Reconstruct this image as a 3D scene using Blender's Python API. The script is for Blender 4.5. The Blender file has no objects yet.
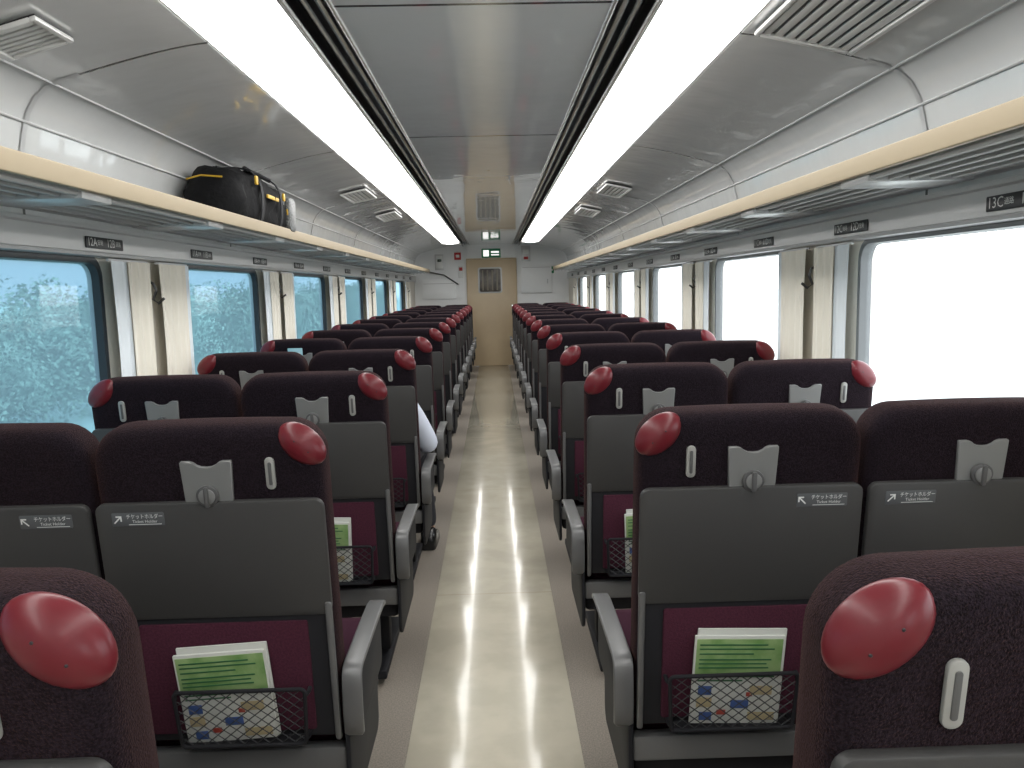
import bpy, bmesh, math, random
from mathutils import Vector, Matrix, noise
random.seed(7)
S = bpy.context.scene
C = S.collection
R = math.radians
X, Y, Z = Vector((1,0,0)), Vector((0,1,0)), Vector((0,0,1))
try:
    S.view_settings.view_transform = 'Standard'
    S.view_settings.look = 'None'
except Exception: pass

# ---------------------------------------------------------------- materials
def mat(name, col, rough=.5, metal=0, bump=0, bscale=50, emis=None, estr=0, coat=0, sheen=0, sheencol=(1,1,1), var=0, vscale=20, col2=None, spec=.5, seam=None, bdist=.01, coatr=.05, stretch=None):
    m = bpy.data.materials.new(name); m.use_nodes = True
    nt = m.node_tree; b = nt.nodes['Principled BSDF']
    b.inputs['Base Color'].default_value = (*col, 1)
    b.inputs['Roughness'].default_value = rough
    b.inputs['Metallic'].default_value = metal
    b.inputs['Specular IOR Level'].default_value = spec
    b.inputs['Coat Weight'].default_value = coat
    b.inputs['Coat Roughness'].default_value = coatr
    if sheen:
        b.inputs['Sheen Weight'].default_value = sheen
        b.inputs['Sheen Tint'].default_value = (*sheencol, 1)
        b.inputs['Sheen Roughness'].default_value = .4
    if emis:
        b.inputs['Emission Color'].default_value = (*emis, 1)
        b.inputs['Emission Strength'].default_value = estr
    tc = nt.nodes.new('ShaderNodeTexCoord')
    src = None
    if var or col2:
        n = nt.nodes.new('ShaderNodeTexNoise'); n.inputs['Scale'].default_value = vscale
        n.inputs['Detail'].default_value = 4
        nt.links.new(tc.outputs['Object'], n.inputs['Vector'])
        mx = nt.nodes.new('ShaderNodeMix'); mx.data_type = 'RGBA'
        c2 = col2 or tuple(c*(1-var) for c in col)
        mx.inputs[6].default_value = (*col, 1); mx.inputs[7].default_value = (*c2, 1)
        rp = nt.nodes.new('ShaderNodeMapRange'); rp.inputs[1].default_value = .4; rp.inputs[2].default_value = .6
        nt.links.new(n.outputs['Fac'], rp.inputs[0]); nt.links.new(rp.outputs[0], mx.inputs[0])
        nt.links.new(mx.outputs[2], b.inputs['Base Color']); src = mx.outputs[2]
    if seam:
        sp = nt.nodes.new('ShaderNodeSeparateXYZ'); nt.links.new(tc.outputs['Object'], sp.inputs[0])
        period, off, wid, scol = seam
        a = nt.nodes.new('ShaderNodeMath'); a.operation = 'ADD'; a.inputs[1].default_value = off
        nt.links.new(sp.outputs['Y'], a.inputs[0])
        d = nt.nodes.new('ShaderNodeMath'); d.operation = 'DIVIDE'; d.inputs[1].default_value = period
        nt.links.new(a.outputs[0], d.inputs[0])
        f = nt.nodes.new('ShaderNodeMath'); f.operation = 'FRACT'; nt.links.new(d.outputs[0], f.inputs[0])
        l = nt.nodes.new('ShaderNodeMath'); l.operation = 'LESS_THAN'; l.inputs[1].default_value = wid/period
        nt.links.new(f.outputs[0], l.inputs[0])
        mx = nt.nodes.new('ShaderNodeMix'); mx.data_type = 'RGBA'
        mx.inputs[6].default_value = (*col, 1); mx.inputs[7].default_value = (*scol, 1)
        if src: nt.links.new(src, mx.inputs[6])
        nt.links.new(l.outputs[0], mx.inputs[0]); nt.links.new(mx.outputs[2], b.inputs['Base Color'])
    if bump:
        n = nt.nodes.new('ShaderNodeTexNoise'); n.inputs['Scale'].default_value = bscale
        n.inputs['Detail'].default_value = 3
        vec = tc.outputs['Object']
        if stretch:
            mp = nt.nodes.new('ShaderNodeMapping'); mp.inputs['Scale'].default_value = stretch
            nt.links.new(vec, mp.inputs['Vector']); vec = mp.outputs[0]
        nt.links.new(vec, n.inputs['Vector'])
        bp = nt.nodes.new('ShaderNodeBump'); bp.inputs['Strength'].default_value = bump; bp.inputs['Distance'].default_value = bdist
        nt.links.new(n.outputs['Fac'], bp.inputs['Height']); nt.links.new(bp.outputs[0], b.inputs['Normal'])
        if coat: nt.links.new(bp.outputs[0], b.inputs['Coat Normal'])
    return m

def glass(name, tint, gl=.06, haze=.0, hazecol=(.6,.8,.9)):
    m = bpy.data.materials.new(name); m.use_nodes = True; nt = m.node_tree
    nt.nodes.remove(nt.nodes['Principled BSDF'])
    o = nt.nodes['Material Output']
    t = nt.nodes.new('ShaderNodeBsdfTransparent'); t.inputs[0].default_value = (*tint, 1)
    h = nt.nodes.new('ShaderNodeBsdfTranslucent'); h.inputs[0].default_value = (*hazecol, 1)
    mh = nt.nodes.new('ShaderNodeMixShader'); mh.inputs[0].default_value = haze
    nt.links.new(t.outputs[0], mh.inputs[1]); nt.links.new(h.outputs[0], mh.inputs[2])
    g = nt.nodes.new('ShaderNodeBsdfGlossy'); g.inputs['Roughness'].default_value = .02
    mx = nt.nodes.new('ShaderNodeMixShader'); mx.inputs[0].default_value = gl
    nt.links.new(mh.outputs[0], mx.inputs[1]); nt.links.new(g.outputs[0], mx.inputs[2]); nt.links.new(mx.outputs[0], o.inputs['Surface'])
    return m

M = {}
M['fabric'] = mat('seat_fabric', (.0185,.0130,.0185), .95, bump=1.0, bscale=430, bdist=.003, sheen=.085, sheencol=(1.0,.46,.36), var=.7, vscale=330, spec=.10)
M['cushion'] = mat('cushion_fabric', (.035,.010,.020), .95, bump=.5, bscale=400, bdist=.002, sheen=.08, sheencol=(.7,.3,.4), spec=.15)
M['maroon'] = mat('maroon_panel', (.070,.0175,.033), .9, bump=.5, bscale=350, bdist=.002, var=.25, vscale=200, spec=.2)
M['grip'] = mat('red_grip', (.125,.012,.018), .33, coat=.05, spec=.35)
M['tray'] = mat('tray_grey', (.046,.045,.044), .45, bump=.15, bscale=600, bdist=.001, spec=.4)
M['sticker'] = mat('sticker_grey', (.085,.09,.095), .4)
M['shell'] = mat('dark_shell', (.015,.015,.018), .65, spec=.25)
M['silver'] = mat('latch_silver', (.23,.232,.228), .4, metal=.25)
M['dkgrey'] = mat('dark_grey', (.09,.09,.09), .4)
M['arm'] = mat('arm_grey', (.15,.15,.15), .38, metal=.3)
M['black'] = mat('black_plastic', (.01,.01,.012), .4)
M['cream_plastic'] = mat('holder_silver', (.33,.33,.31), .35, metal=.1)
M['white'] = mat('white_print', (.75,.76,.74), .5)
M['ceiling'] = mat('gloss_ceiling', (.86,.87,.88), .15, metal=.0, bump=.14, bscale=1.6, bdist=.03, coat=1.0, spec=1.0, seam=(1.92,1.54,.016,(.08,.08,.08)), stretch=(1.5,1,1), coatr=.03)
M['cove'] = mat('cove_panel', (.84,.845,.84), .18, metal=.0, bump=.16, bscale=2.2, bdist=.04, coat=1.0, spec=.7, seam=(1.92,1.34,.014,(.16,.16,.15)), stretch=(1,1.4,1), coatr=.04)
M['slot'] = mat('slot_dark', (.02,.02,.022), .35)
M['rail'] = mat('rail_metal', (.55,.55,.55), .25, metal=.8)
M['slat'] = mat('rack_slat_metal', (.50,.50,.49), .5, metal=.0, spec=.3)
M['rackfloor'] = mat('rack_floor_grey', (.045,.045,.045), .8, spec=.05)
M['diff'] = mat('light_diffuser', (.9,.9,.88), .4, emis=(1,.99,.965), estr=8.2)
M['signlight'] = mat('sign_lit_white', (.9,.9,.9), .5, emis=(1,1,.97), estr=1.0)
M['wall'] = mat('wall_cream', (.76,.72,.63), .45, bump=.05, bscale=200)
M['fascia'] = mat('fascia_grey', (.60,.60,.60), .30, metal=.15)
M['rackbeige'] = mat('rack_beige', (.40,.325,.22), .5)
M['frame'] = mat('window_gasket', (.02,.025,.03), .4)
M['frameR'] = mat('window_frame_grey', (.16,.17,.175), .4)
M['glassL'] = glass('glass_blue', (.46,.70,.86), .05, .42, (.50,.70,.86))
M['glassR'] = glass('glass_clear', (.96,.98,.99), .03, .05, (.9,.95,1))
M['curtain'] = mat('curtain_cream', (.84,.80,.70), .9, bump=.2, bscale=300, bdist=.002, sheen=.2)
M['curtain_daylit'] = mat('curtain_daylit_edge', (.80,.86,.90), .9, bump=.2, bscale=300, bdist=.002)  # daylight on the curtain's window edge, painted as a pale blue cloth colour
M['hook'] = mat('hook_dark', (.10,.10,.10), .3, metal=.6)
M['carpet'] = mat('floor_taupe', (.22,.19,.16), .55, col2=(.31,.27,.225), vscale=200)
M['aisle'] = mat('aisle_cream', (.55,.505,.405), .20, col2=(.49,.45,.36), vscale=6, coat=.5, coatr=.09, seam=(1.92,.3,.006,(.42,.37,.28)), bump=.04, bscale=4, bdist=.01)
M['endwall'] = mat('end_wall', (.86,.87,.87), .4)
M['door'] = mat('door_wood', (.62,.49,.32), .4, col2=(.59,.46,.30), vscale=3)
M['doorpane'] = mat('door_pane', (.07,.06,.05), .3, col2=(.14,.12,.10), vscale=10)
M['curtbrown'] = mat('pane_stripe', (.26,.23,.18), .5)
M['green'] = mat('sign_green', (.03,.25,.12), .5)
M['redsign'] = mat('sign_red', (.5,.03,.03), .5)
M['bag'] = mat('bag_black', (.006,.006,.007), .8, bump=.5, bscale=30, bdist=.01, spec=.2)
M['strap'] = mat('bag_strap', (.022,.022,.025), .7, spec=.3)
M['yellow'] = mat('bag_yellow', (.65,.40,.03), .5)
M['mesh'] = mat('bag_mesh_grey', (.20,.21,.21), .45, col2=(.06,.06,.06), vscale=120)
M['page'] = mat('page_white', (.60,.61,.57), .5)
M['mgreen'] = mat('magazine_green', (.14,.27,.08), .45, col2=(.26,.38,.16), vscale=18)
M['mdark'] = mat('magazine_darkgreen', (.03,.13,.05), .5)
M['mblue'] = mat('magazine_blue', (.05,.10,.28), .5)
M['mred'] = mat('magazine_red', (.40,.06,.04), .5)
M['mbeige'] = mat('magazine_sand', (.46,.38,.22), .5)
M['ticket'] = mat('ticket_blue', (.35,.60,.68), .5)
M['skin'] = mat('skin', (.55,.33,.23), .5)
M['shirt'] = mat('shirt_white', (.62,.66,.76), .8)
M['trouser'] = mat('trouser_dark', (.02,.02,.026), .85)
M['hair'] = mat('hair_black', (.01,.009,.008), .5)
M['shoe'] = mat('shoe_black', (.012,.012,.012), .25)
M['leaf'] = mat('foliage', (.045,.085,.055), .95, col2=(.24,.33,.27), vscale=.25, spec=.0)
M['grass'] = mat('grass_field', (.25,.36,.32), .95, col2=(.32,.45,.42), vscale=.6)
M['pale'] = mat('pale_field', (.8,.82,.8), .95, col2=(.6,.64,.6), vscale=.3)
M['vent'] = mat('vent_grey', (.80,.80,.78), .35, metal=.15)

# ---------------------------------------------------------------- geometry helpers
def rr(w, h, rt, rb=None, n=6, crown=0):
    rb = rt if rb is None else rb
    rt = max(rt, .0005); rb = max(rb, .0005)
    pts = []
    for (sx, sy, r, a0) in ((1,1,rt,0),(-1,1,rt,90),(-1,-1,rb,180),(1,-1,rb,270)):
        cx, cy = sx*(w/2-r), sy*(h/2-r)
        for i in range(n+1):
            a = R(a0+90*i/n)
            pts.append([cx+r*math.cos(a), cy+r*math.sin(a)])
        if crown and sx == 1 and sy == 1:
            for k in range(1, 6):
                pts.append([(w/2-rt)*(1-2*k/6), h/2])
    if crown:
        for p in pts:
            if p[1] > 0:
                p[1] += crown*(1-(2*p[0]/w)**2)*(p[1]/(h/2))
    return pts

def loft(bm, loops, cap=True):
    L = [[bm.verts.new(p) for p in lp] for lp in loops]
    n = len(L[0])
    for a, b in zip(L, L[1:]):
        for i in range(n):
            try: bm.faces.new((a[i], a[(i+1)%n], b[(i+1)%n], b[i]))
            except ValueError: pass
    if cap:
        try:
            bm.faces.new(L[0][::-1]); bm.faces.new(L[-1])
        except ValueError: pass
    return L

def slab(bm, o, w, h, t, r=.01, b=.003, U=X, V=Z, N=Y, rb=None, n=5, levels=None, crown=0):
    o = Vector(o)
    if levels is None: levels = [(0,b),(b*.3,b*.3),(b,0),(t-b,0),(t-b*.3,b*.3),(t,b)]
    rb = r if rb is None else rb
    loops = []
    for d, i in levels:
        loops.append([o+U*u+V*v+N*d for u, v in rr(w-2*i, h-2*i, r-i, rb-i, n, crown)])
    loft(bm, loops)

def box(bm, x0, x1, y0, y1, z0, z1, b=.003):
    slab(bm, ((x0+x1)/2, y0, (z0+z1)/2), x1-x0, z1-z0, y1-y0, r=b*1.5, b=b, n=2)

def tube(bm, pts, r, n=8, closed=False):
    pts = [Vector(p) for p in pts]
    loops = []
    m = len(pts); prev = None
    for i, p in enumerate(pts):
        if closed: d = pts[(i+1)%m]-pts[i-1]
        else: d = pts[min(i+1, m-1)]-pts[max(i-1, 0)]
        d.normalize()
        ref = prev if prev is not None else (Z if abs(d.z) < .9 else X)
        u = (ref-d*ref.dot(d)).normalized(); v = d.cross(u); prev = u
        loops.append([p+u*r*math.cos(2*math.pi*k/n)+v*r*math.sin(2*math.pi*k/n) for k in range(n)])
    if closed: loops.append(loops[0])
    loft(bm, loops, cap=not closed)

def ellip(bm, c, A, B, Cc, seg=20, ring=12):
    c = Vector(c); top = bm.verts.new(c+Cc); bot = bm.verts.new(c-Cc); L = []
    for j in range(1, ring):
        t = math.pi*j/ring
        L.append([bm.verts.new(c+Cc*math.cos(t)+A*math.sin(t)*math.cos(2*math.pi*k/seg)+B*math.sin(t)*math.sin(2*math.pi*k/seg)) for k in range(seg)])
    for k in range(seg):
        bm.faces.new((top, L[0][k], L[0][(k+1)%seg])); bm.faces.new((bot, L[-1][(k+1)%seg], L[-1][k]))
    for a, b in zip(L, L[1:]):
        for k in range(seg): bm.faces.new((a[k], b[k], b[(k+1)%seg], a[(k+1)%seg]))

def sheet(bm, prof, y0, y1, ny=1):
    rows = [[bm.verts.new((x, y0+(y1-y0)*j/ny, z)) for x, z in prof] for j in range(ny+1)]
    for a, b in zip(rows, rows[1:]):
        for i in range(len(prof)-1): bm.faces.new((a[i], a[i+1], b[i+1], b[i]))

def link(name, bm, m, parent=None, smooth=True, ang=32, recalc=True):
    if recalc: bmesh.ops.recalc_face_normals(bm, faces=bm.faces)
    me = bpy.data.meshes.new(name); bm.to_mesh(me); bm.free()
    if smooth:
        for p in me.polygons: p.use_smooth = True
        try: me.set_sharp_from_angle(angle=R(ang))
        except Exception: pass
    me.materials.append(m)
    o = bpy.data.objects.new(name, me); C.objects.link(o)
    if parent: o.parent = parent
    return o

def tag(o, label, cat, group=None, kind=None):
    o['label'] = label; o['category'] = cat
    if group: o['group'] = group
    if kind: o['kind'] = kind
    return o
def thing(name, loc=(0,0,0), rot=(0,0,0)):
    o = bpy.data.objects.new(name, None); C.objects.link(o); o.location = loc; o.rotation_euler = rot
    o.empty_display_size = .1
    return o
def struct(name, bm, m, parent=None, **k):
    o = link(name, bm, m, parent, **k)
    if not parent: o['kind'] = 'structure'
    return o
def NB(): return bmesh.new()
def copy_tree(o, parent=None):
    c = o.copy(); C.objects.link(c)
    if parent: c.parent = parent
    for ch in [q for q in ALL[o.name]]: copy_tree(ch, c)
    return c
def textmesh(s, size, align='CENTER'):
    cu = bpy.data.curves.new('t', 'FONT'); cu.body = s; cu.size = size; cu.align_x = align; cu.align_y = 'CENTER'; cu.resolution_u = 2
    o = bpy.data.objects.new('t', cu); C.objects.link(o)
    bpy.context.view_layer.update()
    dg = bpy.context.evaluated_depsgraph_get()
    me = bpy.data.meshes.new_from_object(o.evaluated_get(dg))
    bpy.data.objects.remove(o); bpy.data.curves.remove(cu)
    return me
def add_text(bm, s, size, origin, U, V, align='CENTER', maxw=None):
    me = textmesh(s, size, align)
    k = 1
    if maxw and len(me.vertices):
        w = max(v.co.x for v in me.vertices)-min(v.co.x for v in me.vertices)
        if w > maxw: k = maxw/w
    t = NB(); t.from_mesh(me)
    mp = {}
    for v in t.verts: mp[v.index] = bm.verts.new(Vector(origin)+U*v.co.x*k+V*v.co.y)
    t.verts.index_update()
    for f in t.faces:
        try: bm.faces.new([mp[v.index] for v in f.verts])
        except Exception: pass
    t.free(); bpy.data.meshes.remove(me)

Y0, Y1 = -2.6, 14.5
WX = 1.385
PITCH = .965
ROW0 = .655
TILT = R(7)

# ---------------------------------------------------------------- floor
bm = NB(); box(bm, -WX, WX, Y0, Y1+.1, -.05, 0, .001)
floor = struct('floor', bm, M['carpet'], smooth=False)
bm = NB(); box(bm, -.265, .265, Y0, Y1, .0005, .004, .001)
link('aisle_strip', bm, M['aisle'], floor)

# ---------------------------------------------------------------- ceiling
ceil = thing('ceiling', (0,0,0)); ceil['kind'] = 'structure'
bm = NB(); sheet(bm, [(-.385,2.175),(.385,2.175)], Y0, Y1); link('centre_panel', bm, M['ceiling'], ceil, recalc=False)
for s in (-1, 1):
    bm = NB(); sheet(bm, [(s*.385,2.175),(s*.385,2.24),(s*.51,2.24),(s*.51,2.15)], Y0, Y1); link('slot_channel', bm, M['slot'], ceil, smooth=False)
    bm = NB(); tube(bm, [(s*.388,Y0,2.172),(s*.388,Y1,2.172)], .007); link('slot_rail', bm, M['rail'], ceil)
    bm = NB(); tube(bm, [(s*.50,Y0,2.155),(s*.50,Y1,2.155)], .010); link('slot_rail', bm, M['rail'], ceil)
    bm = NB(); tube(bm, [(s*.425,Y0,2.195),(s*.425,Y1,2.195)], .011); link('slot_rail', bm, M['rail'], ceil)
    bm = NB(); tube(bm, [(s*.462,Y0,2.185),(s*.462,Y1,2.185)], .008); link('slot_rail', bm, M['rail'], ceil)
    prof = [(.50,2.165),(.795,2.155),(.80,2.145)]
    for i in range(9):
        t = i/8; prof.append((.80+(1.24-.80)*t, 2.145-.10*t**1.3))
    prof += [(1.285,2.025),(1.32,1.995),(1.345,1.955),(1.362,1.90),(1.375,1.84),(1.385,1.78),(1.385,1.56)]
    bm = NB(); sheet(bm, [(s*a, b) for a, b in prof], Y0, Y1, 12); link('cove_panel', bm, M['cove'], ceil, ang=60)
    for (a, b, r_) in ((1.352,1.925,.005),(1.378,1.81,.010),(1.262,2.034,.004)):
        bm = NB(); tube(bm, [(s*a,Y0,b),(s*a,Y1,b)], r_, 8); link('cove_bead', bm, M['fascia'], ceil)
    for k in range(-2, 7):
        yy = 2.5+1.92*k
        if not (Y0 < yy < Y1): continue
        bm = NB(); sheet(bm, [(s*(a-.004), b-.002) for a, b in prof[10:18]], yy-.012, yy+.012); link('cove_joint', bm, M['fascia'], ceil)
for s, side in ((-1,'left'),(1,'right')):
    t = thing('ceiling_light', (s*.645, 5.3, 2.15)); tag(t, f'long glowing white ceiling light strip running along the {side} side of the aisle', 'light')
    bm = NB(); prof = [(-.138,.0)]+[(-.138+.276*i/10, -.012-.026*math.sin(math.pi*i/10)) for i in range(11)]+[(.138,.0)]
    sheet(bm, prof, Y0-5.3+.02, 13.0-5.3, 1); link('diffuser', bm, M['diff'], t, ang=60)
    bm = NB()
    for e in (-.143, .143): box(bm, e-.005, e+.005, Y0-5.3+.02, 13.0-5.3, -.007, .004, .002)
    box(bm, -.149, .149, 13.0-5.3, 13.02-5.3, -.040, .004, .002)
    link('light_frame', bm, M['rail'], t)
def vent(s, xa, xb, ya, yb, label, cross=False):
    zc = lambda x: 2.145-.10*((x-.80)/.44)**1.3 if x > .8 else 2.145
    xm, ym = (xa+xb)/2, (ya+yb)/2; z = (zc(xa)+zc(xb))/2
    ang = math.atan2(zc(xb)-zc(xa), xb-xa)
    t = thing('ceiling_vent', (s*xm, ym, z-.006), (0, -s*ang, 0)); tag(t, label, 'vent', 'ceiling air vents')
    w, l = xb-xa, yb-ya
    bm = NB(); box(bm, -w/2, w/2, -l/2, l/2, -.004, .0, .001); link('backing', bm, M['slot'], t)
    bm = NB(); f = .016
    box(bm, -w/2, -w/2+f, -l/2, l/2, -.016, -.002); box(bm, w/2-f, w/2, -l/2, l/2, -.016, -.002)
    box(bm, -w/2+f, w/2-f, -l/2, -l/2+f, -.016, -.002); box(bm, -w/2+f, w/2-f, l/2-f, l/2, -.016, -.002); link('frame', bm, M['vent'], t)
    bm = NB()
    if cross:
        k = int(l/.026)
        for i in range(k):
            y = -l/2+f+(l-2*f)*(i+.5)/k; box(bm, -w/2+f, w/2-f, y-.007, y+.007, -.010, -.003, .001)
    else:
        k = int(w/.036)
        for i in range(k):
            x = -w/2+f+(w-2*f)*(i+.5)/k; box(bm, x-.011, x+.011, -l/2+f, l/2-f, -.010, -.003, .001)
    link('slats', bm, M['vent'], t)
vent(1, .82, 1.12, 1.80, 2.45, 'large slatted air vent in the ceiling at the upper right, nearest the camera')
vent(1, .86, 1.05, 5.85, 6.40, 'slatted air vent in the right ceiling, second from the camera')
vent(1, .86, 1.05, 7.55, 8.15, 'slatted air vent in the right ceiling, third from the camera')
vent(-1, 1.06, 1.24, 2.06, 2.24, 'small slatted air vent in the left ceiling, nearest the camera', True)
vent(-1, .86, 1.05, 5.85, 6.40, 'slatted air vent in the left ceiling, just beyond the black bag')
vent(-1, .86, 1.05, 7.55, 8.15, 'slatted air vent in the left ceiling, farthest from the camera')

# ---------------------------------------------------------------- side walls and windows
WZ0, WZ1 = .88, 1.535
PIL = [1.39+1.92*k for k in range(-2, 7)]
def wall(s, side):
    bm = NB()
    x = s*WX
    def quad(ya, yb, za, zb):
        bm.faces.new([bm.verts.new((x, a, b)) for a, b in ((ya,za),(yb,za),(yb,zb),(ya,zb))])
    quad(Y0, PIL[0], 0, 1.60); quad(PIL[-1], Y1, 0, 1.60)
    for a, b in zip(PIL, PIL[1:]):
        ym = (a+b)/2; w = 1.92-.74; h = WZ1-WZ0; zc = (WZ0+WZ1)/2
        inner = rr(w, h, .07, n=6)
        outer = [(-.96,-zc),(.96,-zc),(.96,1.60-zc),(-.96,1.60-zc)]
        vi = [bm.verts.new((x, ym+u, zc+v)) for u, v in inner]
        vo = [bm.verts.new((x, ym+u, zc+v)) for u, v in outer]
        ed = []
        for L in (vi, vo):
            for i in range(len(L)): ed.append(bm.edges.new((L[i], L[(i+1)%len(L)])))
        bmesh.ops.triangle_fill(bm, edges=ed, use_beauty=True)
        vb = [bm.verts.new((x+s*.045, ym+u, zc+v)) for u, v in inner]
        for i in range(len(vi)): bm.faces.new((vi[i], vi[(i+1)%len(vi)], vb[(i+1)%len(vi)], vb[i]))
    struct('wall_'+side, bm, M['wall'], smooth=False)
wall(-1, 'left'); wall(1, 'right')
wn = 0
for s, side in ((-1,'left'),(1,'right')):
    for a, b in zip(PIL, PIL[1:]):
        wn += 1
        ym = (a+b)/2; w = 1.92-.74; h = WZ1-WZ0; zc = (WZ0+WZ1)/2
        t = thing(f'window_{wn}', (s*WX, ym, zc)); t['kind'] = 'structure'
        bm = NB()
        loops = []
        fi = .014 if s < 0 else .008
        for d, i in ((.0,-.014),(-.006,-.012),(-.008,.0),(-.005,fi),(.035,fi+.004),(.035,.0)):
            loops.append([Vector((s*d, u, v)) for u, v in rr(w-2*i, h-2*i, .07-i*.7, n=6)])
        loft(bm, loops, cap=False); link('window_frame', bm, M['frame'] if s < 0 else M['frameR'], t)
        bm = NB(); bm.faces.new([bm.verts.new((s*.02, u, v)) for u, v in rr(w-.02, h-.02, .06, n=6)])
        link('window_pane', bm, M['glassL'] if s < 0 else M['glassR'], t, smooth=False)
for s, side in ((-1,'left'),(1,'right')):
    bm = NB()
    sheet(bm, [(s*1.384,1.540),(s*1.352,1.545),(s*1.350,1.555),(s*1.358,1.560),(s*1.358,1.630),(s*1.350,1.636),(s*1.350,1.648),(s*1.384,1.655)], Y0, Y1)
    struct('trim_1' if s < 0 else 'trim_2', bm, M['fascia'], ang=20)
    bm = NB(); box(bm, min(s*1.37,s*1.3845), max(s*1.37,s*1.3845), Y0, Y1, .0, .12); struct('baseboard_'+side, bm, M['fascia'])

ORD = ['first','second','third','fourth','fifth','sixth','seventh','eighth','ninth','tenth','eleventh','twelfth','thirteenth','fourteenth']
def curtain(s, ya, yb, label, near):
    t = thing('curtain', (s*1.352, (ya+yb)/2, .86)); tag(t, label, 'curtain', 'cream window curtains')
    L = yb-ya
    def cloth(y0, y1, name, m, ny, folds, off):
        bm = NB(); rows = []
        for j in range(7):
            f = j/6; z = .005+.665*f
            pinch = 1-.07*math.sin(math.pi*f)
            row = []
            for i in range(ny+1):
                u = i/ny
                d = .0055*math.sin(u*math.pi*2*folds+.4*math.sin(f*3))+.003*math.sin(u*17+ya*7)
                row.append(bm.verts.new((-s*((d+.012)*.8+off), (y0+(y1-y0)*u)*pinch, z)))
            rows.append(row)
        for a, b in zip(rows, rows[1:]):
            for i in range(ny): bm.faces.new((a[i], a[i+1], b[i+1], b[i]))
        link(name, bm, m, t, ang=80)
    if near: cloth(-L/2, -L/2+.13, 'curtain_daylit_edge', M['curtain_daylit'], 20, 2, 0); cloth(-L/2+.125, L/2, 'cloth', M['curtain'], 48, 3, .004)  # separate pale strip stands for window light catching the curtain edge
    else: cloth(-L/2, L/2-.05, 'cloth', M['curtain'], 48, 4, .004); cloth(L/2-.055, L/2, 'curtain_daylit_edge', M['curtain_daylit'], 10, 1, 0)
    bm = NB(); box(bm, -.006, .006, -L/2, L/2, .668, .678, .002); link('curtain_rail', bm, M['fascia'], t)
for s, side in ((-1,'left'),(1,'right')):
    for k, p in enumerate(PIL[2:]):
        o1 = ORD[k]
        curtain(s, p-.37, p-.045, f'cream curtain bunched on the near side of the {o1} {side} wall pillar', True)
        curtain(s, p+.045, p+.37, f'cream curtain bunched on the far side of the {o1} {side} wall pillar', False)
        h = thing('coat_hook', (s*1.384, p, 1.40)); tag(h, f'grey coat hook on the {o1} pillar of the {side} wall', 'hook', 'coat hooks between the windows')
        bm = NB(); slab(bm, (0,0,.02), .03, .13, .012, r=.012, b=.003, U=Y, V=Z, N=X*-s); link('plate', bm, M['fascia'], h)
        bm = NB(); tube(bm, [(-s*.01,0,.06),(-s*.035,0,.05),(-s*.045,0,.02),(-s*.03,0,-.015),(-s*.05,0,-.03),(-s*.075,0,-.01)], .006); link('hook_arm', bm, M['hook'], h)

# ---------------------------------------------------------------- luggage racks
for s, side in ((-1,'left'),(1,'right')):
    t = thing('luggage_rack', (s*1.2, 5.4, 1.70)); tag(t, f'long overhead luggage rack with beige front edge along the {side} wall', 'luggage rack')
    ox = s*1.2
    ya, yb = Y0-5.4+.02, 13.7-5.4
    bm = NB(); a, b = sorted((s*1.045-ox, s*1.062-ox))
    slab(bm, ((a+b)/2, ya, .011), .018, .054, yb-ya, r=.004, b=.002); link('front_rail', bm, M['rackbeige'], t)
    bm = NB(); tube(bm, [(s*1.080-ox, ya, -.020),(s*1.080-ox, yb, -.020)], .010); link('edge_tube', bm, M['slat'], t)
    bm = NB(); a, b = sorted((s*1.33-ox, s*1.383-ox)); box(bm, a, b, ya, yb, -.03, -.012); link('back_rail', bm, M['fascia'], t)
    bm = NB(); a, b = sorted((s*1.064-ox, s*1.383-ox)); box(bm, a, b, ya, yb, -.007, -.004, .001); link('rack_floor', bm, M['rackfloor'], t)
    y = -2.5
    while y < 13.5:
        y2 = min(y+.96, 13.7)
        bm = NB()
        for i in range(4):
            x = s*(1.128+.058*i)-ox
            tube(bm, [(x, y+.05-5.4, -.022),(x, y2-.05-5.4, -.022)], .0095, 8)
        link('slat_panel', bm, M['slat'], t)
        bm = NB(); a, b = sorted((s*1.062-ox, s*1.36-ox))
        box(bm, a, b, y-.085-5.4 if y > -2.4 else y-5.4, y+.085-5.4, -.036, -.008, .003)
        link('bracket', bm, M['fascia'], t)
        y += .96
# ---------------------------------------------------------------- number plates
for s, side in ((-1,'left'),(1,'right')):
    for n in range(13, 0, -1):
        y = (2.94 if s < 0 else 2.97)+.96*(12-n)
        t = thing('seat_number_plate', (s*1.357, y, 1.590)); tag(t, f'black plate with white seat numbers {n}{"A" if s<0 else "C"} and {n}{"B" if s<0 else "D"} under the {side} rack', 'sign', 'seat number plates')
        N = X*-s; U = Y if s < 0 else -Y
        bm = NB(); slab(bm, (0,0,0), .275, .040, .004, r=.004, b=.001, U=U, V=Z, N=N); link('plate', bm, M['black'], t)
        bm = NB()
        a, b = (f'{n}A', f'{n}B') if s < 0 else (f'{n}C', f'{n}D')
        add_text(bm, a, .040, N*.005-U*.096, U, Z, maxw=.062); add_text(bm, '窓側' if s < 0 else '通路', .020, N*.005-U*.040, U, Z, maxw=.04)
        add_text(bm, b, .040, N*.005+U*.040, U, Z, maxw=.062); add_text(bm, '通路' if s < 0 else '窓側', .020, N*.005+U*.096, U, Z, maxw=.04)
        link('lettering', bm, M['white'], t, smooth=False, recalc=False)

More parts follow.
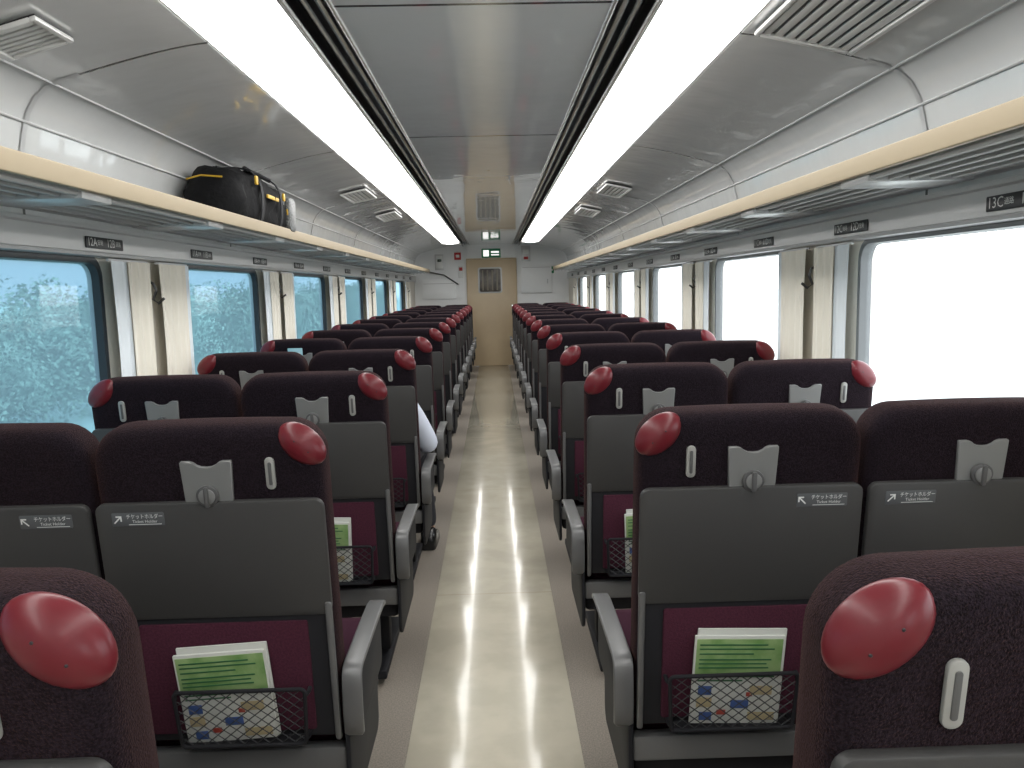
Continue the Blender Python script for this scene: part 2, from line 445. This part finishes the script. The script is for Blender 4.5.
# ---------------------------------------------------------------- end walls
bm = NB(); DW, DH = .425, 1.90
for (xa, xb, za, zb) in ((-1.5,-DW,0,2.3),(DW,1.5,0,2.3),(-DW,DW,DH,2.3)): box(bm, xa, xb, Y1, Y1+.06, za, zb, .001)
struct('wall_front', bm, M['endwall'])
bm = NB(); box(bm, -1.5, 1.5, Y0-.06, Y0, 0, 2.3, .001); struct('wall_back', bm, M['endwall'])
d = thing('door_1', (0, Y1-.036, 0)); d['kind'] = 'structure'
bm = NB(); slab(bm, (0,0,.955), .87, 1.902, .035, r=.01, b=.004); link('door_leaf', bm, M['door'], d)
bm = NB(); slab(bm, (-.03,-.006,1.54), .43, .46, .008, r=.04, b=.002); link('door_window_frame', bm, M['fascia'], d)
bm = NB(); slab(bm, (-.03,-.010,1.54), .38, .41, .005, r=.03, b=.001); link('door_pane', bm, M['doorpane'], d)
for i in range(4):
    bm = NB(); x = -.16+.085*i; box(bm, x-.014, x+.014, -.013, -.009, 1.36, 1.72, .001); link('door_pane_stripe', bm, M['curtbrown'], d)
bm = NB(); box(bm, -.45, -.435, -.02, .034, 0, 1.925); box(bm, .435, .45, -.02, .034, 0, 1.925); box(bm, -.45, .45, -.02, .034, 1.91, 1.93); link('door_frame', bm, M['door'], d)
bm = NB(); slab(bm, (.36,-.02,1.0), .03, .2, .02, r=.01); link('handle', bm, M['rail'], d)
def wallsign(name, x, z, w, h, m, label, cat, marks=(), t=.01):
    o = thing(name, (x, Y1-.002, z)); tag(o, label, cat)
    bm = NB(); slab(bm, (0,0,0), w, h, t, r=.01, b=.002, N=-Y); link('panel', bm, M[m], o)
    for (mx_, mz, mw, mh, mm) in marks:
        bm = NB(); slab(bm, (mx_,-t,mz), mw, mh, .003, r=.004, b=.001, N=-Y); link('mark', bm, M[mm], o)
    return o
wallsign('exit_sign', 0, 2.02, .34, .16, 'green', 'green and white sign directly above the end door', 'sign', ((-.09,0,.1,.11,'signlight'),(.07,.02,.14,.03,'signlight'),(.07,-.03,.14,.02,'signlight')))
wallsign('notice_frame', -.93, 1.88, .16, .28, 'fascia', 'small framed white notice on the end wall left of the door', 'notice', ((0,0,.12,.22,'white'),(0,.03,.08,.05,'mdark')))
wallsign('emergency_button', -.60, 1.98, .12, .13, 'redsign', 'red emergency button plate left of the end door', 'button', ((0,0,.06,.05,'white'),))
wallsign('fire_extinguisher_sign', -.55, 1.70, .09, .22, 'white', 'white strip sign just left of the end door', 'sign', ((0,.05,.06,.06,'redsign'),))
wallsign('speaker_panel', .62, 2.0, .16, .28, 'fascia', 'grey panel with red mark at upper right of the end door', 'panel', ((0,.03,.1,.08,'white'),(0,-.08,.08,.05,'redsign')), .03)
wallsign('route_sign', 1.05, 1.70, .14, .12, 'green', 'small green sign on the end wall right of the door', 'sign', ((0,0,.1,.03,'white'),))
wallsign('wall_locker', .80, 1.55, .55, .5, 'endwall', 'pale wall cupboard panel on the end wall right of the door', 'cupboard', ((0,.2,.5,.012,'fascia'),(.2,-.05,.02,.08,'fascia')), .05)
wallsign('wall_cabinet', -.95, 1.40, .6, .35, 'endwall', 'pale low cupboard panel on the end wall left of the door', 'cupboard', ((0,.1,.55,.012,'fascia'),), .04)
o = thing('handrail', (-.75, Y1-.002, 1.6)); tag(o, 'slanting dark handrail on the end wall left of the door', 'handrail')
bm = NB(); tube(bm, [(-.42,-.06,.12),(-.1,-.06,.05),(.15,-.06,-.12)], .012); link('bar', bm, M['hook'], o)
for px, pz in ((-.42,.12),(.15,-.12)):
    bm = NB(); tube(bm, [(px,0,pz),(px,-.06,pz)], .012); link('mount', bm, M['rail'], o)

# ---------------------------------------------------------------- double seat
def sweepYZ(bm, x, path, w, t):
    loops = []
    m = len(path)
    for i, (y, z) in enumerate(path):
        a = path[max(i-1, 0)]; b = path[min(i+1, m-1)]
        d = Vector((0, b[0]-a[0], b[1]-a[1])).normalized(); n = Vector((0, -d.z, d.y))
        k = .75 if i in (0, m-1) else 1
        loops.append([Vector((x, y, z))+X*u*k+n*v*k for u, v in rr(w, t, t*.32, n=3)])
    loft(bm, loops)
def make_seat():
    root = thing('double_train_seat')
    piv = (0, .095, .40)
    def P(name, bm, m, tilted=False, ang=32, parent=None):
        o = link(name, bm, m, parent or root, ang=ang)
        if tilted: o.location = piv; o.rotation_euler = (TILT, 0, 0)
        return o
    HB = .733
    for o_ in (-1, 1):
        cx = o_*.2425
        bm = NB()
        lv = [(-.001,.046),(.000,.028),(.004,.013),(.013,.004),(.027,0),(.060,0),(.085,.005),(.104,.018),(.116,.036),(.120,.055)]
        slab(bm, (cx,0,HB/2), .478, HB, .12, r=.074, rb=.02, levels=lv, n=8, crown=.005)
        back = P('backrest', bm, M['fabric'], True, ang=50)
        bm = NB(); slab(bm, (cx,-.010,.175), .452, .33, .012, r=.012, b=.003); P('back_shell', bm, M['shell'], parent=back)
        bm = NB(); slab(bm, (cx,-.015,.165), .362, .27, .008, r=.006, b=.002); P('lower_panel', bm, M['maroon'], parent=back)
        # grip: smooth closed dome over the corner
        bm = NB()
        c = Vector((cx+o_*.196, .014, .692)); A = Vector((o_*.74,0,-.67)); B = Vector((o_*.62,.34,.70)).normalized(); Cc = A.cross(B).normalized()
        if Cc.y > 0: Cc = -Cc
        ellip(bm, c, A*.057, B*.036, Cc*.025, 32, 20)
        P('shoulder_grip', bm, M['grip'], parent=back, ang=80)
        for q in (-.016, .020):
            bm = NB(); hh = .025*math.sqrt(max(0, 1-(q/.057)**2-(.006/.036)**2))
            ellip(bm, c+A*q-B*.006+Cc*(hh-.0003), A*.0020, B*.0020, Cc*.0010, 8, 6); P('screw', bm, M['black'], parent=back)
        bm = NB(); slab(bm, (cx+o_*.130,-.007,.635), .020, .070, .007, r=.0095, b=.002); P('ticket_holder', bm, M['cream_plastic'], parent=back)
        bm = NB(); slab(bm, (cx+o_*.130,-.0085,.635), .007, .050, .003, r=.003, b=.0008); P('ticket_slot', bm, M['dkgrey'], parent=back)
        us = [-.053,-.051,-.034,-.026,-.020,-.011,0,.011,.020,.026,.034,.051,.053]
        tz = [.664,.666,.666,.663,.658,.654,.653,.654,.658,.663,.666,.666,.664]
        def ring_(dy, k):
            t_ = [Vector((cx+u*k, dy, .622+(z-.622)*k)) for u, z in zip(us, tz)]
            b_ = [Vector((cx+u*.93*k, dy, .578)) for u in us[::-1]]
            return t_, b_
        bm = NB()
        T0, B0 = ring_(0, 1); T1, B1 = ring_(-.008, 1); T2, B2 = ring_(-.0095, .965)
        loft(bm, [T0+B0, T1+B1, T2+B2], cap=False)
        n_ = len(us); tt = [bm.verts.new(p) for p in T2]; bb = [bm.verts.new(p) for p in B2[::-1]]
        for i in range(n_-1): bm.faces.new((tt[i], tt[i+1], bb[i+1], bb[i]))
        bmesh.ops.remove_doubles(bm, verts=bm.verts, dist=.00005)
        P('table_latch_plate', bm, M['silver'], parent=back)
        bm = NB(); slab(bm, (cx,-.009,.593), .046, .046, .009, r=.0228, b=.002, N=-Y, n=8); P('latch_rim', bm, M['dkgrey'], parent=back)
        bm = NB(); slab(bm, (cx,-.018,.593), .034, .034, .004, r=.0168, b=.0015, N=-Y, n=8); P('latch_disc', bm, M['silver'], parent=back)
        bm = NB(); slab(bm, (cx,-.020,.593), .010, .044, .006, r=.004, b=.0015, N=-Y); P('latch_lever', bm, M['dkgrey'], parent=back)
        bm = NB(); slab(bm, (cx,-.016,.4465), .472, .266, .017, r=.020, b=.004); tr = P('tray_table', bm, M['tray'], True)
        lx = cx-o_*.148
        bm = NB(); slab(bm, (lx,-.0168,.5465), .108, .030, .0010, r=.003, b=.0003); P('sticker', bm, M['sticker'], parent=tr)
        bm = NB()
        add_text(bm, 'チケットホルダー', .0115, (lx+.014,-.0176,.5525), X, Z, maxw=.074)
        add_text(bm, 'Ticket Holder', .009, (lx+.014,-.0176,.5420), X, Z, maxw=.06)
        box(bm, lx-.020, lx+.048, -.0176, -.0172, .5350, .5362, .0001)
        acx, acz = lx-.042, .546
        dx = o_
        def q(pts): bm.faces.new([bm.verts.new((acx+a*dx, -.0176, acz+b)) for a, b in pts])
        q([(-.008,-.006),(-.006,-.008),(.007,.005),(.005,.007)]); q([(-.003,.009),(-.003,.006),(.009,.006),(.009,.009)]); q([(.006,.006),(.009,.006),(.009,-.003),(.006,-.003)])
        link('sticker_print', bm, M['white'], tr, smooth=False, recalc=False)
        for e in (-1, 1):
            bm = NB(); x = cx+e*.229
            slab(bm, (x,-.020,.175), .014, .34, .012, r=.006, b=.003); P('table_arm', bm, M['arm'], True)
        bm = NB(); px = cx+o_*.028
        def loopP(w1, w2, h, r=.012):
            pts = []
            for u, v in rr(w1, h, r, n=4):
                k = 1-(1-w2/w1)*(.5-v/h); pts.append(Vector((px+u*k, -.044, .085+v)))
            return pts
        tube(bm, loopP(.284,.272,.136), .0045, 8, closed=True)
        for e in (-1, 1):
            tube(bm, [(px+e*.140,-.044,.135),(px+e*.146,-.03,.137),(px+e*.146,-.010,.137)], .005)
            tube(bm, [(px+e*.134,-.044,.028),(px+e*.138,-.03,.026),(px+e*.138,-.010,.026)], .005)
        box(bm, px-.135, px+.135, -.046, -.012, .012, .020)
        pk = P('magazine_pocket', bm, M['shell'], True)
        bm = NB(); w, h, st_ = .272, .126, .029
        k = -h-w/2
        while k < w/2:
            for sg in (1, -1):
                sl = 1.25
                t0 = max(0, (-w/2-k)/sl); t1 = min(h, (w/2-k)/sl)
                if t1 > t0+.004:
                    f = lambda t: Vector((px+sg*(k+sl*t)*(1-.04*(1-t/h)), -.044, .022+t))
                    tube(bm, [f(t0), f((t0+t1)/2), f(t1)], .0013, 4)
            k += st_
        P('net', bm, M['black'], parent=pk)
        bm = NB(); lv = [(0,.02),(.01,.005),(.03,0),(.085,0),(.105,.008),(.118,.03),(.124,.07)]
        slab(bm, (cx,.41,.335), .474, .50, .12, r=.05, levels=lv, U=X, V=Y, N=Z, n=6); P('seat_cushion', bm, M['cushion'], ang=60)
        ax_ = o_*.510
        dz = -.037
        path = [(.074,.455),(.063,.465),(.058,.51),(.058,.565),(.062,.597),(.072,.609),(.095,.613),(.30,.614),(.42,.612),(.452,.606),(.462,.594)]
        bm = NB(); sweepYZ(bm, ax_, [(a, b+dz) for a, b in path], .044, .013); P('armrest', bm, M['arm'], ang=50)
        bm = NB(); slab(bm, (o_*.486,.27,.38), .40, .34, .012, r=.04, b=.004, U=Y, V=Z, N=X*o_); P('side_panel', bm, M['shell'])
        bm = NB(); slab(bm, (o_*.497,.265,.475), .37, .15, .020, r=.03, b=.005, U=Y, V=Z, N=X*o_); P('arm_housing', bm, M['shell'])
        bm = NB(); box(bm, o_*.40-.03, o_*.40+.03, .12, .60, .03, .06); P('footrest', bm, M['shell'])
        bm = NB(); box(bm, o_*.40-.02, o_*.40+.02, .30, .36, .0, .26); P('leg', bm, M['shell'])
    bm = NB(); box(bm, -.485, .485, .09, .125, .315, .375, .005); P('rear_rail', bm, M['arm'])
    bm = NB(); box(bm, -.48, .48, .13, .60, .255, .333, .01); P('seat_pan', bm, M['shell'])
    bm = NB(); box(bm, -.24, .24, .20, .52, .0, .255, .01); P('pedestal', bm, M['shell'])
    return root
proto = make_seat()
ALL = {}
for o in bpy.data.objects: ALL.setdefault(o.name, [])
for o in bpy.data.objects:
    if o.parent: ALL[o.parent.name].append(o)
first = True
for s, side in ((-1,'left'),(1,'right')):
    for r in range(14):
        if first: o = proto; first = False
        else: o = copy_tree(proto)
        o.location = (s*.81, ROW0+PITCH*r+(.03 if (r == 0 and s < 0) else 0), 0)
        if r == 0: lab = f'nearest dark maroon double train seat {side} of the aisle, cut off by the photo edge'
        elif r == 13: lab = f'farthest dark maroon double train seat {side} of the aisle, nearest the end door'
        else: lab = f'dark maroon double train seat {side} of the aisle, {ORD[r]} row from the camera'
        tag(o, lab, 'train seat', f'double train seats {side} of the aisle')

# ---------------------------------------------------------------- magazines in pockets
TM = Matrix.Translation((0,.095,.40)) @ Matrix.Rotation(TILT, 4, 'X')
def magazine(sx, r, off, label, rz):
    t = thing('magazine'); tag(t, label, 'magazine', 'magazines in the seat pockets')
    t.matrix_world = Matrix.Translation((sx, ROW0+PITCH*r, 0)) @ TM @ Matrix.Translation((off, -.026, .022)) @ Matrix.Rotation(rz, 4, 'Y')
    bm = NB(); slab(bm, (.006,.001,.116), .196, .232, .004, r=.002, b=.0006); link('back_leaflet', bm, M['page'], t)
    bm = NB(); slab(bm, (.0,-.006,.109), .198, .218, .006, r=.002, b=.0006); c = link('cover', bm, M['page'], t)
    bm = NB(); slab(bm, (.0,-.0072,.168), .190, .086, .0012, r=.001, b=.0003); link('green_print', bm, M['mgreen'], c)
    for i, (z, w) in enumerate(((.196,.15),(.186,.165),(.174,.12),(.160,.16),(.150,.15),(.140,.155),(.118,.17),(.108,.10))):
        bm = NB(); box(bm, -.088, -.088+w, -.0084, -.0076, z, z+.0035, .0002); link('text_line', bm, M['mdark'], c)
    for (x, z, w, h, mm) in ((-.07,.085,.03,.022,'mblue'),(-.065,.02,.028,.02,'mblue'),(.01,.05,.04,.02,'mblue'),(-.07,.055,.034,.024,'mbeige'),(.055,.085,.05,.022,'mbeige'),(.06,.02,.06,.02,'mbeige'),(-.03,.03,.02,.012,'mred'),(.03,.075,.014,.01,'mred')):
        bm = NB(); box(bm, x-w/2, x+w/2, -.0082, -.0070, z-h/2, z+h/2, .0002); link('picture', bm, M[mm], c)
magazine(-.81, 1, .2425+.0, 'green and white magazine in the net pocket of the near left aisle seat', R(-3))
magazine(.81, 1, -.2425-.022, 'green and white magazine in the net pocket of the near right aisle seat', R(2))
magazine(-.81, 2, .2425-.01, 'green and white magazine in the second visible left aisle net pocket', R(2))
magazine(.81, 2, -.2425-.005, 'green and white magazine in the second visible right aisle net pocket', R(-2))
t = thing('ticket_card'); tag(t, 'pale blue card tucked in the back of a left window seat', 'ticket')
t.matrix_world = Matrix.Translation((-.81, ROW0+PITCH*4, 0)) @ TM @ Matrix.Translation((-.2425-.035, -.030, .585))
bm = NB(); slab(bm, (0,0,.055), .082, .12, .003, r=.004, b=.0008); c = link('card', bm, M['ticket'], t)
bm = NB(); slab(bm, (0,-.001,.075), .055, .03, .001, r=.002, b=.0003); link('card_print', bm, M['white'], c)

# ---------------------------------------------------------------- duffel bag on left rack
bag = thing('duffel_bag', (-1.20, 4.06, 1.696)); tag(bag, 'black duffel bag with yellow trim lying on the left luggage rack', 'bag')
bm = NB(); loops = []
NL = 26
for i in range(NL+1):
    t = i/NL; y = (t-.5)*.94
    e = (1-abs(2*t-1)**5)**.5 if 0 < t < 1 else 0
    e = max(e, .05)
    hh = (.25+.03*math.sin(t*5))*(.45+.55*e); ww = .28*(.5+.5*e)
    lp = []
    for k in range(28):
        a = 2*math.pi*k/28; cs, sn = math.cos(a), math.sin(a)
        u = math.copysign(abs(cs)**.65, cs)*ww/2; v = math.copysign(abs(sn)**.7, sn)*hh/2
        p = Vector((u, y, hh/2+v+.010))
        if v > -hh*.42: p += Vector((cs,0,sn))*noise.noise(p*14)*.030
        lp.append(p)
    loops.append(lp)
loft(bm, loops); link('body', bm, M['bag'], bag, ang=70)
for yy in (-.18, .16):
    bm = NB(); loops = []
    for i in range(22):
        a = R(-50+ 280*i/21)
        c_, s_ = math.cos(a), math.sin(a)
        p = Vector((math.copysign(abs(c_)**.65, c_)*.153, yy, .138+math.copysign(abs(s_)**.7, s_)*.152))
        n = Vector((c_,0,s_)); loops.append([p-Y*.018, p+Y*.018, p+Y*.018+n*.005, p-Y*.018+n*.005])
    loft(bm, loops); link('strap', bm, M['strap'], bag)
bm = NB(); tube(bm, [(.10,-.18,.275),(.06,-.12,.298),(.03,0,.308),(.06,.10,.298),(.10,.16,.275)], .011); link('carry_handle', bm, M['strap'], bag)
bm = NB(); tube(bm, [(.0,-.34,.275),(.0,-.15,.287),(0,.1,.283),(0,.32,.255)], .005); link('zipper', bm, M['strap'], bag)
bm = NB(); slab(bm, (.152,.0,.17), .20, .018, .006, r=.005, b=.001, U=Y, V=Z, N=X); link('yellow_band', bm, M['yellow'], bag)
for (y, z) in ((.24,.20),(.31,.13),(-.24,.225)):
    bm = NB(); slab(bm, (.142,y,z), .032, .040, .010, r=.008, b=.002, U=Y, V=Z, N=X); link('yellow_buckle', bm, M['yellow'], bag)
bm = NB(); tube(bm, [(-.10,-.44,.21),(-.03,-.462,.222),(.06,-.452,.215)], .004); link('yellow_piping', bm, M['yellow'], bag)
bm = NB(); slab(bm, (.132,.365,.12), .14, .18, .03, r=.04, b=.012, U=Y, V=Z, N=X); link('mesh_pocket', bm, M['mesh'], bag)

# ---------------------------------------------------------------- passenger
per = thing('person', (-.5675, 3.97, 0)); tag(per, 'slouched passenger in white shirt and dark trousers, elbow on a left armrest', 'person')
def skin(name, nodes, edges, m, rootn, parent=per, sub=2):
    names = list(nodes); idx = {n:i for i, n in enumerate(names)}
    me = bpy.data.meshes.new(name); me.from_pydata([nodes[n][0] for n in names], [(idx[a], idx[b]) for a, b in edges], [])
    o = bpy.data.objects.new(name, me); C.objects.link(o); o.parent = parent
    o.modifiers.new('skin', 'SKIN')
    for i, n in enumerate(names):
        r = nodes[n][1]; me.skin_vertices[0].data[i].radius = (r if isinstance(r, tuple) else (r, r)); me.skin_vertices[0].data[i].use_root = (n == rootn)
    o.modifiers['skin'].use_smooth_shade = True
    sb = o.modifiers.new('sub', 'SUBSURF'); sb.levels = sub; sb.render_levels = sub
    me.materials.append(m)
    return o
nd = {'pel':((0,0,.56),(.13,.10)),'wai':((0,-.05,.67),(.12,.09)),'che':((0,-.10,.80),(.13,.095)),'nb':((0,-.105,.885),.06),'nk':((0,-.09,.92),.048),
 'hd':((0,-.07,.98),(.068,.075)),'ht':((0,-.06,1.03),(.06,.068)),'nose':((0,.012,.97),.011),
 'sr':((.16,-.10,.85),.055),'er':((.275,-.13,.635),.040),'wr':((.15,.10,.645),.026),'pr':((.10,.16,.645),.030),
 'sl':((-.16,-.10,.85),.055),'el':((-.205,-.11,.61),.040),'wl':((-.09,.10,.645),.026),'pl':((-.04,.155,.64),.030),
 'hr':((.085,.03,.545),.085),'kr':((.15,.40,.53),.055),'ar':((.21,.30,.11),.035),'fr':((.215,.38,.04),.032),
 'hl':((-.085,.03,.545),.085),'kl':((-.11,.41,.53),.055),'al':((-.12,.37,.11),.035),'fl':((-.12,.46,.04),.032)}
ed = [('pel','wai'),('wai','che'),('che','nb'),('nb','nk'),('nk','hd'),('hd','ht'),('hd','nose'),('che','sr'),('sr','er'),('er','wr'),('wr','pr'),('che','sl'),('sl','el'),('el','wl'),('wl','pl'),
 ('pel','hr'),('hr','kr'),('kr','ar'),('ar','fr'),('pel','hl'),('hl','kl'),('kl','al'),('al','fl')]
for hnd, sg in (('r',-1),('l',1)):
    p = Vector(nd['p'+hnd][0]); w = Vector(nd['w'+hnd][0]); d = (p-w).normalized(); sd = d.cross(Z).normalized()
    for k in range(4):
        off = sd*((k-1.5)*.017); ln = (.055,.066,.070,.060)[k]
        a = p+d*.02+off; b = p+d*(.03+ln*.5)+off-Z*.004; c = p+d*(.03+ln*.85)+off-Z*.022
        for q, (co, rad) in enumerate(((a,.0095),(b,.0088),(c,.0078))): nd[f'{hnd}{k}{q}'] = (tuple(co), rad)
        ed += [('p'+hnd, f'{hnd}{k}0'),(f'{hnd}{k}0', f'{hnd}{k}1'),(f'{hnd}{k}1', f'{hnd}{k}2')]
    a = w+d*.02+sd*sg*.03-Z*.01; b = w+d*.055+sd*sg*.045-Z*.015
    nd[hnd+'t0'] = (tuple(a), .011); nd[hnd+'t1'] = (tuple(b), .009); ed += [('w'+hnd, hnd+'t0'),(hnd+'t0', hnd+'t1')]
skin('body', nd, ed, M['skin'], 'pel')
g = lambda n, k: (nd[n][0], tuple(q*k for q in nd[n][1]) if isinstance(nd[n][1], tuple) else nd[n][1]*k)
sh = {'pel':((0,0,.57),(.145,.115)),'wai':g('wai',1.13),'che':g('che',1.12),'nb':((0,-.105,.88),.066),'sr':g('sr',1.2),'er':((.275,-.13,.64),.052),'cr':((.18,.05,.65),.040),'sl':g('sl',1.2),'el':g('el',1.25),'cl':((-.11,.07,.645),.040)}
skin('shirt', sh, [('pel','wai'),('wai','che'),('che','nb'),('che','sr'),('sr','er'),('er','cr'),('che','sl'),('sl','el'),('el','cl')], M['shirt'], 'pel')
tr_ = {'pel':((0,.01,.545),(.15,.115)),'hr':g('hr',1.12),'kr':g('kr',1.25),'ar':((.208,.30,.09),.058),'hl':g('hl',1.12),'kl':g('kl',1.25),'al':((-.12,.37,.09),.058)}
skin('trousers', tr_, [('pel','hr'),('hr','kr'),('kr','ar'),('pel','hl'),('hl','kl'),('kl','al')], M['trouser'], 'pel')
bm = NB(); ellip(bm, (0,-.082,1.025), X*.084, Y*.092, Z*.078, 20, 14)
bmesh.ops.delete(bm, geom=[v for v in bm.verts if (v.co.y > -.03 and v.co.z < 1.04) or v.co.z < .97], context='VERTS'); link('hair', bm, M['hair'], per)
for e in (-1, 1):
    bm = NB(); ellip(bm, (e*.027,-.002,.988), X*.010, Y*.006, Z*.006, 10, 8); link('eye', bm, M['black'], per)
    bm = NB(); ellip(bm, (e*.073,-.075,.98), X*.010, Y*.018, Z*.028, 10, 8); link('ear', bm, M['skin'], per)
bm = NB(); ellip(bm, (0,.002,.947), X*.022, Y*.006, Z*.005, 10, 8); link('mouth', bm, M['mred'], per)
for (x, y) in ((.212,.29),(-.12,.37)):
    bm = NB(); loops = []
    for i, (yy, w, h) in enumerate(((-.07,.06,.05),(-.062,.078,.09),(.0,.090,.115),(.05,.094,.085),(.13,.098,.06),(.18,.086,.045),(.205,.045,.03))):
        loops.append([Vector((x+u, y+yy, .002+h/2+v)) for u, v in rr(w, h, min(w,h)*.42, .006, n=4)])
    loft(bm, loops); link('shoe', bm, M['shoe'], per, ang=60)

# ---------------------------------------------------------------- outside
bm = NB(); bm.faces.new([bm.verts.new(p) for p in ((-200,-60,-1.3),(-1.9,-60,-1.3),(-1.9,300,-1.3),(-200,300,-1.3))]); o = struct('ground', bm, M['grass'], smooth=False)
bm = NB(); bm.faces.new([bm.verts.new(p) for p in ((1.9,-60,-1.3),(200,-60,-1.3),(200,300,-1.3),(1.9,300,-1.3))]); o = struct('ground', bm, M['pale'], smooth=False)
vs, fs = [], []
rnd = random.random
def topz(y): return 1.1+1.1*noise.noise(Vector((y*.22, 3.1, 0)))+.3*noise.noise(Vector((y*.9, 1.3, 0)))+y*.006
for c_ in range(1900):
    y = 3+95*rnd()**1.5; x = -8.5-random.uniform(-.8, 2.2)-y*.05
    z = random.uniform(-1.3, topz(y)); rad = random.uniform(.25, .6)*(1+y*.01)
    for k in range(56):
        a = random.uniform(0, 2*math.pi); e = random.uniform(-1, 1); q = math.sqrt(1-e*e)
        n = Vector((q*math.cos(a), q*math.sin(a), e)); p = Vector((x,y,z))+n*rad*random.uniform(.6,1)
        t1 = Vector((random.gauss(0,1), random.gauss(0,1.6), random.gauss(0,.6))).normalized(); t2 = n.cross(t1)
        if t2.length < .01: continue
        t2.normalize(); L = .055*(1+y*.012); W = L*.6; b0 = len(vs)
        vs += [p-t1*L, p+t2*W, p+t1*L, p-t2*W]; fs.append((b0,b0+1,b0+2,b0+3))
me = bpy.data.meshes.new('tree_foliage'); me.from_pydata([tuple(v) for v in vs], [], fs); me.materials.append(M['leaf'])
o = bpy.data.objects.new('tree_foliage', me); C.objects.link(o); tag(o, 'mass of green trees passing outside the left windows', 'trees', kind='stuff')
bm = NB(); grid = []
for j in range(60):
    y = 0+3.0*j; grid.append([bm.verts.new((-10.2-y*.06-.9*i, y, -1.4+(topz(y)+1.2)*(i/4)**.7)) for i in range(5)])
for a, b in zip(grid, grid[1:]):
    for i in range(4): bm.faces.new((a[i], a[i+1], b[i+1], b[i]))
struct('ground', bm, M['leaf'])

# ---------------------------------------------------------------- world
w = bpy.data.worlds.new('World'); S.world = w; w.use_nodes = True; nt = w.node_tree
bg = nt.nodes['Background']
tc = nt.nodes.new('ShaderNodeTexCoord'); sp = nt.nodes.new('ShaderNodeSeparateXYZ'); nt.links.new(tc.outputs['Generated'], sp.inputs[0])
mr = nt.nodes.new('ShaderNodeMapRange'); mr.inputs[1].default_value = -.25; mr.inputs[2].default_value = .25; nt.links.new(sp.outputs['X'], mr.inputs[0])
mx = nt.nodes.new('ShaderNodeMix'); mx.data_type = 'RGBA'; mx.inputs[6].default_value = (.82,.98,1.10,1); mx.inputs[7].default_value = (4.6,4.75,4.9,1)
nt.links.new(mr.outputs[0], mx.inputs[0]); nt.links.new(mx.outputs[2], bg.inputs['Color']); bg.inputs['Strength'].default_value = 1.0

# ---------------------------------------------------------------- camera
cam = bpy.data.cameras.new('camera'); cam.sensor_width = 36; cam.lens = 800/1024*36; cam.clip_start = .02; cam.clip_end = 500
co = bpy.data.objects.new('camera', cam); C.objects.link(co)
Mx = Matrix.Rotation(-math.atan(15.7/800), 4, 'Z') @ Matrix.Rotation(R(90)-math.atan(96.4/800), 4, 'X') @ Matrix.Rotation(-.0235, 4, 'Z')
co.matrix_world = Matrix.Translation((.035, 0, 1.40)) @ Mx
S.camera = co
